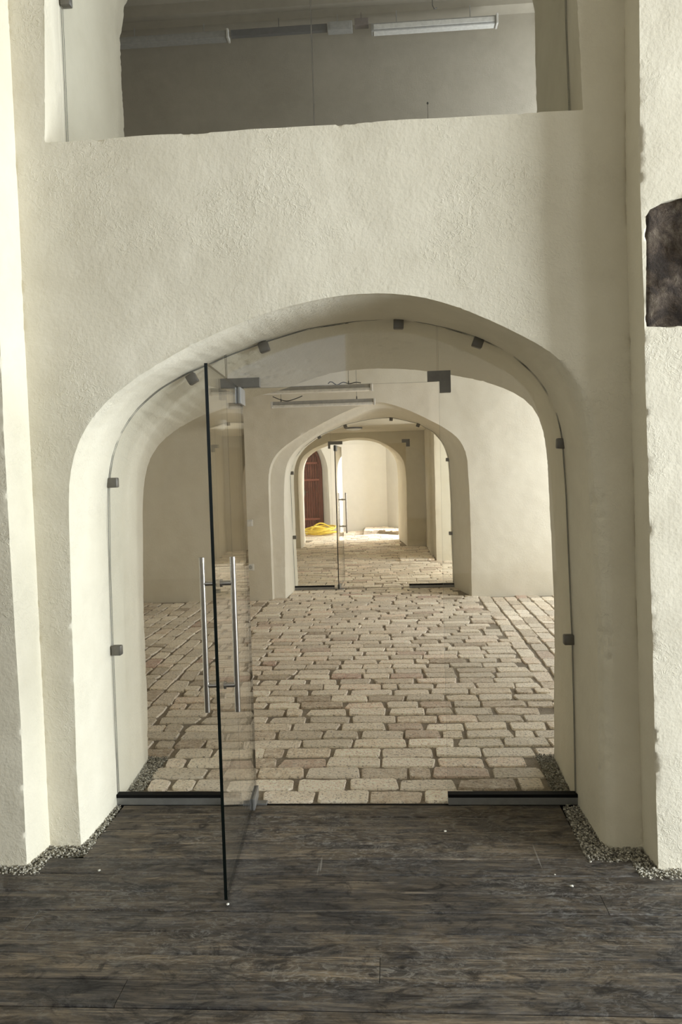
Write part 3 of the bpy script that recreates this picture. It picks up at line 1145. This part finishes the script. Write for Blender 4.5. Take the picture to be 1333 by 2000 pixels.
# upper glazing on the parapet
U = empty('upper_glazing', (-.3, 3.63, 3.005), 'frameless glass panes standing on the parapet in the upper opening', 'glass partition')
uo = upper_outline(-1.505, -1.50, .872, .855, 4.06, 4.81)
ur = upper_outline(-1.4885, -1.4845, .8535, .8385, 4.045, 4.795)
for xa, xb in ((-9, -.316), (-.311, 9)):
    pts = [p for p in smooth_line(uo, 200, 1) if xa < p[0] < xb]
    if xa < -5:
        zt_ = z_at(uo, xb)
        poly = [(pts[0][0], 3.004)] + pts + [(xb, zt_), (xb, 3.004)]
    else:
        zt_ = z_at(uo, xa)
        poly = [(xa, 3.004), (xa, zt_)] + pts + [(pts[-1][0], 3.004)]
    shift(MB().prism_y(poly, 3.624, 3.636, 0, 1), U.location).build('pane', [GLASS, GLASS_EDGE], U)
shift(MB().tube([(-.3135, 3.628, 3.0), (-.3135, 3.628, z_at(uo, -.31))], .0022, 6), U.location).build('joint', WIRE_PALE, U)
sl = MB().tube([(x, 3.620, z) for x, z in smooth_line(ur, 120, 1)], .0013, 6).tube([(x, 3.640, z) for x, z in smooth_line(ur, 120, 1)], .0013, 6)
shift(sl, U.location).build('seal', SEAL, U)
for cx, cz in ((-1.462, 3.835), (.818, 3.96)):
    shift(MB().box((cx - .024, 3.61, cz - .024), (cx + .024, 3.65, cz + .024), .006), U.location).build('glass_clamp', STEEL_DARK, U, True)
tag(MB().tube([(.2125, 3.66, 3.0), (.2125, 3.66, 3.285)], .0012, 6).lathe([(.004, 0), (.005, .004), (.002, .009)], (.2125, 3.66, 3.283), 8).build('wire_stub', WIRE), 'thin dark wire stub rising behind the parapet edge', 'wire')


# ------------------------------------------------------------------ lamps and fittings
def hung_lamp(x0, x1, y, z0, z1, zc, label, wires, cable=None):
    E = empty('linear_lamp', ((x0 + x1) / 2, y, z0), label, 'lamp', 'hanging linear lamps in the brick room')
    o = E.location
    h = z1 - z0
    shift(MB().box((x0 + .02, y - .045, z0 + h * .45), (x1 - .02, y + .045, z1), .004), o).build('housing', LAMP_GREY, E)
    shift(MB().box((x0 + .02, y - .055, z0), (x1 - .02, y + .055, z0 + h * .45), .01), o).build('diffuser', DIFFUSER, E)
    for xe in (x0, x1 - .02):
        shift(MB().box((xe, y - .058, z0 - .002), (xe + .02, y + .058, z1 + .002), .003), o).build('end_cap', WHITE_PLASTIC, E)
    for xw in wires:
        shift(MB().tube([(xw, y, z1), (xw, y, zc)], .0022, 6).lathe([(.007, 0), (.005, .035)], (xw, y, z1), 8), o).build('suspension_wire', WIRE, E)
    if cable:
        shift(MB().tube(cable, .005, 6), o).build('cable', WIRE, E)


hung_lamp(-1.354, -.146, 7.0, 2.325, 2.385, 2.93, 'nearer of the two white linear lamps hanging above the brick floor', (-1.14, -.363),
          [(-.36 - .19 + .02 * k, 7.0, 2.40 + .022 * math.sin(k * 1.1) * math.exp(-k * .12)) for k in range(16)])
hung_lamp(-1.32, -.155, 8.6, 2.335, 2.40, 2.93, 'farther of the two white linear lamps hanging above the brick floor', (-1.209, -.359),
          [(-1.30 + .03 * k, 8.6 - .02 * math.sin(k), 2.462 - .052 * math.sin(math.pi * k / 11)) for k in range(12)])

# upper room: two wall lamps, trunking, boxes
YL = 9.33


def wall_lamp(x0, x1, z0, z1, label, pale_diffuser):
    E = empty('strip_lamp', ((x0 + x1) / 2, YL, z0), label, 'lamp', 'strip lamps under the ceiling band of the upper room')
    o = E.location
    shift(MB().box((x0, YL - .05, z0), (x1, YL + .06, z1), .006), o).build('housing', LAMP_GREY, E)
    shift(MB().box((x0 + .03, YL - .056, z0 + .018), (x1 - .03, YL - .045, z1 - .018), .002).box((x0 + .03, YL - .04, z0 - .006), (x1 - .03, YL + .05, z0 + .002), .002), o).build('diffuser', DIFFUSER if pale_diffuser else LAMP_GREY, E)
    shift(MB().box((x1 - .012, YL - .07, z0 - .012), (x1 + .012, YL + .06, z1 + .012), .003), o).build('end_cap', WHITE_PLASTIC, E)
    for xx in (x0 + .3, x1 - .3):
        shift(MB().box((xx - .006, YL + .03, z1 - .005), (xx + .006, YL + .045, 7.0), .002), o).build('bracket', LAMP_GREY, E)


wall_lamp(-.10, 1.36, 6.735, 6.825, 'white strip lamp on the upper wall, at right above the parapet', True)
wall_lamp(-3.25, -1.80, 6.775, 6.86, 'grey strip lamp on the upper wall, at left above the parapet', False)
tag(MB().box((-1.77, YL - .02, 6.80), (-.62, YL + .04, 6.875), .004).box((-1.2, YL + .03, 6.87), (-1.192, YL + .038, 7.0)).build('cable_trunking', LAMP_DARK), 'dull grey trunking between the two upper strip lamps', 'trunking')
tag(MB().box((-.61, YL - .06, 6.775), (-.32, YL + .05, 6.87), .004).box((-.58, YL - .065, 6.79), (-.35, YL - .058, 6.855), .002).box((-.5, YL + .03, 6.86), (-.492, YL + .038, 7.0)).build('junction_box', LAMP_GREY), 'pale grey junction box beside the upper trunking', 'junction box')
tag(MB().box((-.29, YL - .05, 6.82), (-.13, YL + .05, 6.895), .004).box((-.22, YL + .03, 6.89), (-.212, YL + .038, 7.0)).build('connector_box', BOXBROWN), 'small brown connector box next to the right strip lamp', 'connector')
# hook in the upper wall band
tag(MB().tube([(.62, 9.3, 7.09), (.62, 9.28, 6.98), (.64, 9.27, 6.93), (.67, 9.28, 6.95)], .006, 6).lathe([(.02, 0), (.02, .02)], (.62, 9.3, 7.07), 10).build('wire_end', WIRE), 'short wire end hanging from the band above the right strip lamp', 'wire')

# switch and socket on the second wall
sw = empty('light_switch', (-1.80, 9.59, .986), 'white light switch on the plaster left of the second arch', 'switch')
MB().box((-.042, -.008, -.042), (.042, .006, .042), .003).build('plate', WHITE_PLASTIC, sw)
MB().box((-.028, -.014, -.028), (.028, -.006, .028), .002).build('rocker', WHITE_PLASTIC, sw)
so = empty('wall_socket', (-1.805, 9.59, .425), 'white power socket low on the plaster left of the second arch', 'socket')
MB().box((-.042, -.010, -.042), (.042, .006, .042), .003).build('plate', WHITE_PLASTIC, so)
MB().lathe([(.024, 0), (.024, .004), (.019, .004), (.019, .001)], (0, -.0142, 0), 20, 'Y').build('receptacle', LAMP_GREY, so)

# motion detector
md = empty('motion_detector', (-2.10, 9.5, 2.25), 'white round motion detector high on the wall left of the second arch', 'detector')
MB().lathe([(.055, .045), (.07, .03), (.072, -.03), (.066, -.05)], (0, 0, 0), 24).build('housing', WHITE_PLASTIC, md, True)
MB().lathe([(.058, -.05), (.05, -.075), (.03, -.092), (.008, -.098)], (0, 0, 0), 20).build('lens', DIFFUSER, md, True)
MB().box((-.045, .05, -.03), (.045, .105, .03), .006).build('bracket', LAMP_GREY, md)

# round ceiling light of the third room
cl = empty('ceiling_light', (-.665, 14.2, 2.41), 'flat round ceiling light in the third room', 'lamp')
MB().lathe([(.16, 0), (.16, -.025), (.15, -.03)], (0, 0, 0), 28).build('rim', LAMP_DARK, cl, True)
MB().lathe([(.145, -.028), (.12, -.045), (.05, -.055)], (0, 0, 0), 28).build('diffuser', DIFFUSER, cl, True)

# ------------------------------------------------------------------ arched brown door in the end room
door = empty('door_1', (-2.19, 21.08, 0), 'red-brown wooden door with pointed head at the far end', 'door', kind='structure')


def dhead(sh):
    return [(-.31 + sh, 0), (-.31 + sh, 1.70), (-.23 + sh * .9, 1.95), (-.08 + sh * .3, 2.12), (.11, 2.30 - sh * 1.6), (.21 - sh * .9, 2.10), (.27 - sh, 1.90), (.30 - sh, 1.70), (.30 - sh, 0)]


o_, i_ = dhead(0), dhead(.075)
fr = MB()
n = len(o_)
vs = [(x, -.05, z) for x, z in o_] + [(x, -.05, z) for x, z in i_] + [(x, .03, z) for x, z in o_] + [(x, .03, z) for x, z in i_]
fs = []
for k in range(n - 1):
    fs += [(k, k + 1, n + k + 1, n + k), (2 * n + k, 3 * n + k, 3 * n + k + 1, 2 * n + k + 1), (n + k, n + k + 1, 3 * n + k + 1, 3 * n + k), (k, 2 * n + k, 2 * n + k + 1, k + 1)]
fs += [(0, n, 3 * n, 2 * n), (n - 1, 3 * n - 1, 4 * n - 1, 2 * n - 1)]
fr.add(vs, fs).build('door_frame', DOORWOOD, door)


def head_z(x):
    return max([a[1] + (b[1] - a[1]) * (x - a[0]) / (b[0] - a[0]) for a, b in zip(i_, i_[1:]) if abs(a[0] - b[0]) > 1e-6 and min(a[0], b[0]) - 1e-6 <= x <= max(a[0], b[0]) + 1e-6] or [1.7])


xs = [-.235 + .46 * k / 7 for k in range(8)]
for a, c in zip(xs, xs[1:]):
    z_a, z_c = head_z(a + .002), head_z(c - .002)
    MB().prism_y([(a + .004, .005), (c - .004, .005), (c - .004, z_c), (a + .004, z_a)], -.012, .02).build('board', DOORWOOD, door)
for zc in (.32, 1.40, 1.86):
    MB().box((-.235 if zc < 1.7 else -.19, -.06, zc - .03), (.225 if zc < 1.7 else .19, -.012, zc + .03), .008).build('rail', DOORRAIL, door)
MB().box((-.20, -.05, .98), (-.17, -.03, 1.12), .004).tube([(-.185, -.05, 1.07), (-.185, -.09, 1.07), (-.08, -.09, 1.07)], .009, 8).build('door_handle', STEEL_DARK, door, True)

# ------------------------------------------------------------------ yellow hose
hp = []
rh = random.Random(5)
cx, cy_ = -1.86, 19.55
turns = 8
for k in range(turns * 26):
    t = k / 26
    a = 2 * math.pi * t
    q = int(t)
    rx = .30 + .10 * math.sin(q * 2.1) + .03 * math.sin(a * 2 + q)
    ry = .34 + .12 * math.cos(q * 1.7)
    ox, oy = .07 * math.sin(q * 1.3), .07 * math.cos(q * 2.3)
    hp.append((cx + ox + rx * math.cos(a), cy_ + oy + ry * math.sin(a), .03 + .020 * t + .045 * math.sin(a + q * 1.9) * min(1, q / 2)))
for k in range(1, 26):
    u = k / 25
    hp.append((cx + .30 - .62 * u, cy_ - .12 - .15 * u, .16 + .22 * math.sin(math.pi * min(1, u * 1.08)) - .12 * u))
hose = MB().tube(smooth_line(hp, len(hp), 2), .020, 8).build('garden_hose', HOSE, None, True)
tag(hose, 'coiled yellow hose lying on the bricks before the red-brown door', 'hose')

# ------------------------------------------------------------------ crumbs on the planks
spots = [(.198, 3.33, 'beside the threshold, nearest the right rail'), (.646, 2.885, 'right of the doorway, near the right gravel'), (.60, 2.97, 'smaller one near the right jamb'), (-.647, 2.745, 'at the foot of the open glass door'), (-1.23, 2.98, 'on the planks left of the open door')]
for k, (x, y, wh) in enumerate(spots):
    s = [.006, .007, .004, .006, .006][k]
    bm = bmesh.new()
    bmesh.ops.create_icosphere(bm, subdivisions=1, radius=s)
    for v in bm.verts:
        v.co = Vector((x + v.co.x * rh.uniform(.8, 1.5), y + v.co.y * rh.uniform(.8, 1.4), .0015 + s * .5 + v.co.z * .6))
    me = bpy.data.meshes.new('plaster_crumb')
    bm.to_mesh(me)
    bm.free()
    me.materials.append(CRUMB)
    tag(link('plaster_crumb', me), 'tiny white plaster crumb ' + wh, 'crumb', 'plaster crumbs on the plank floor')
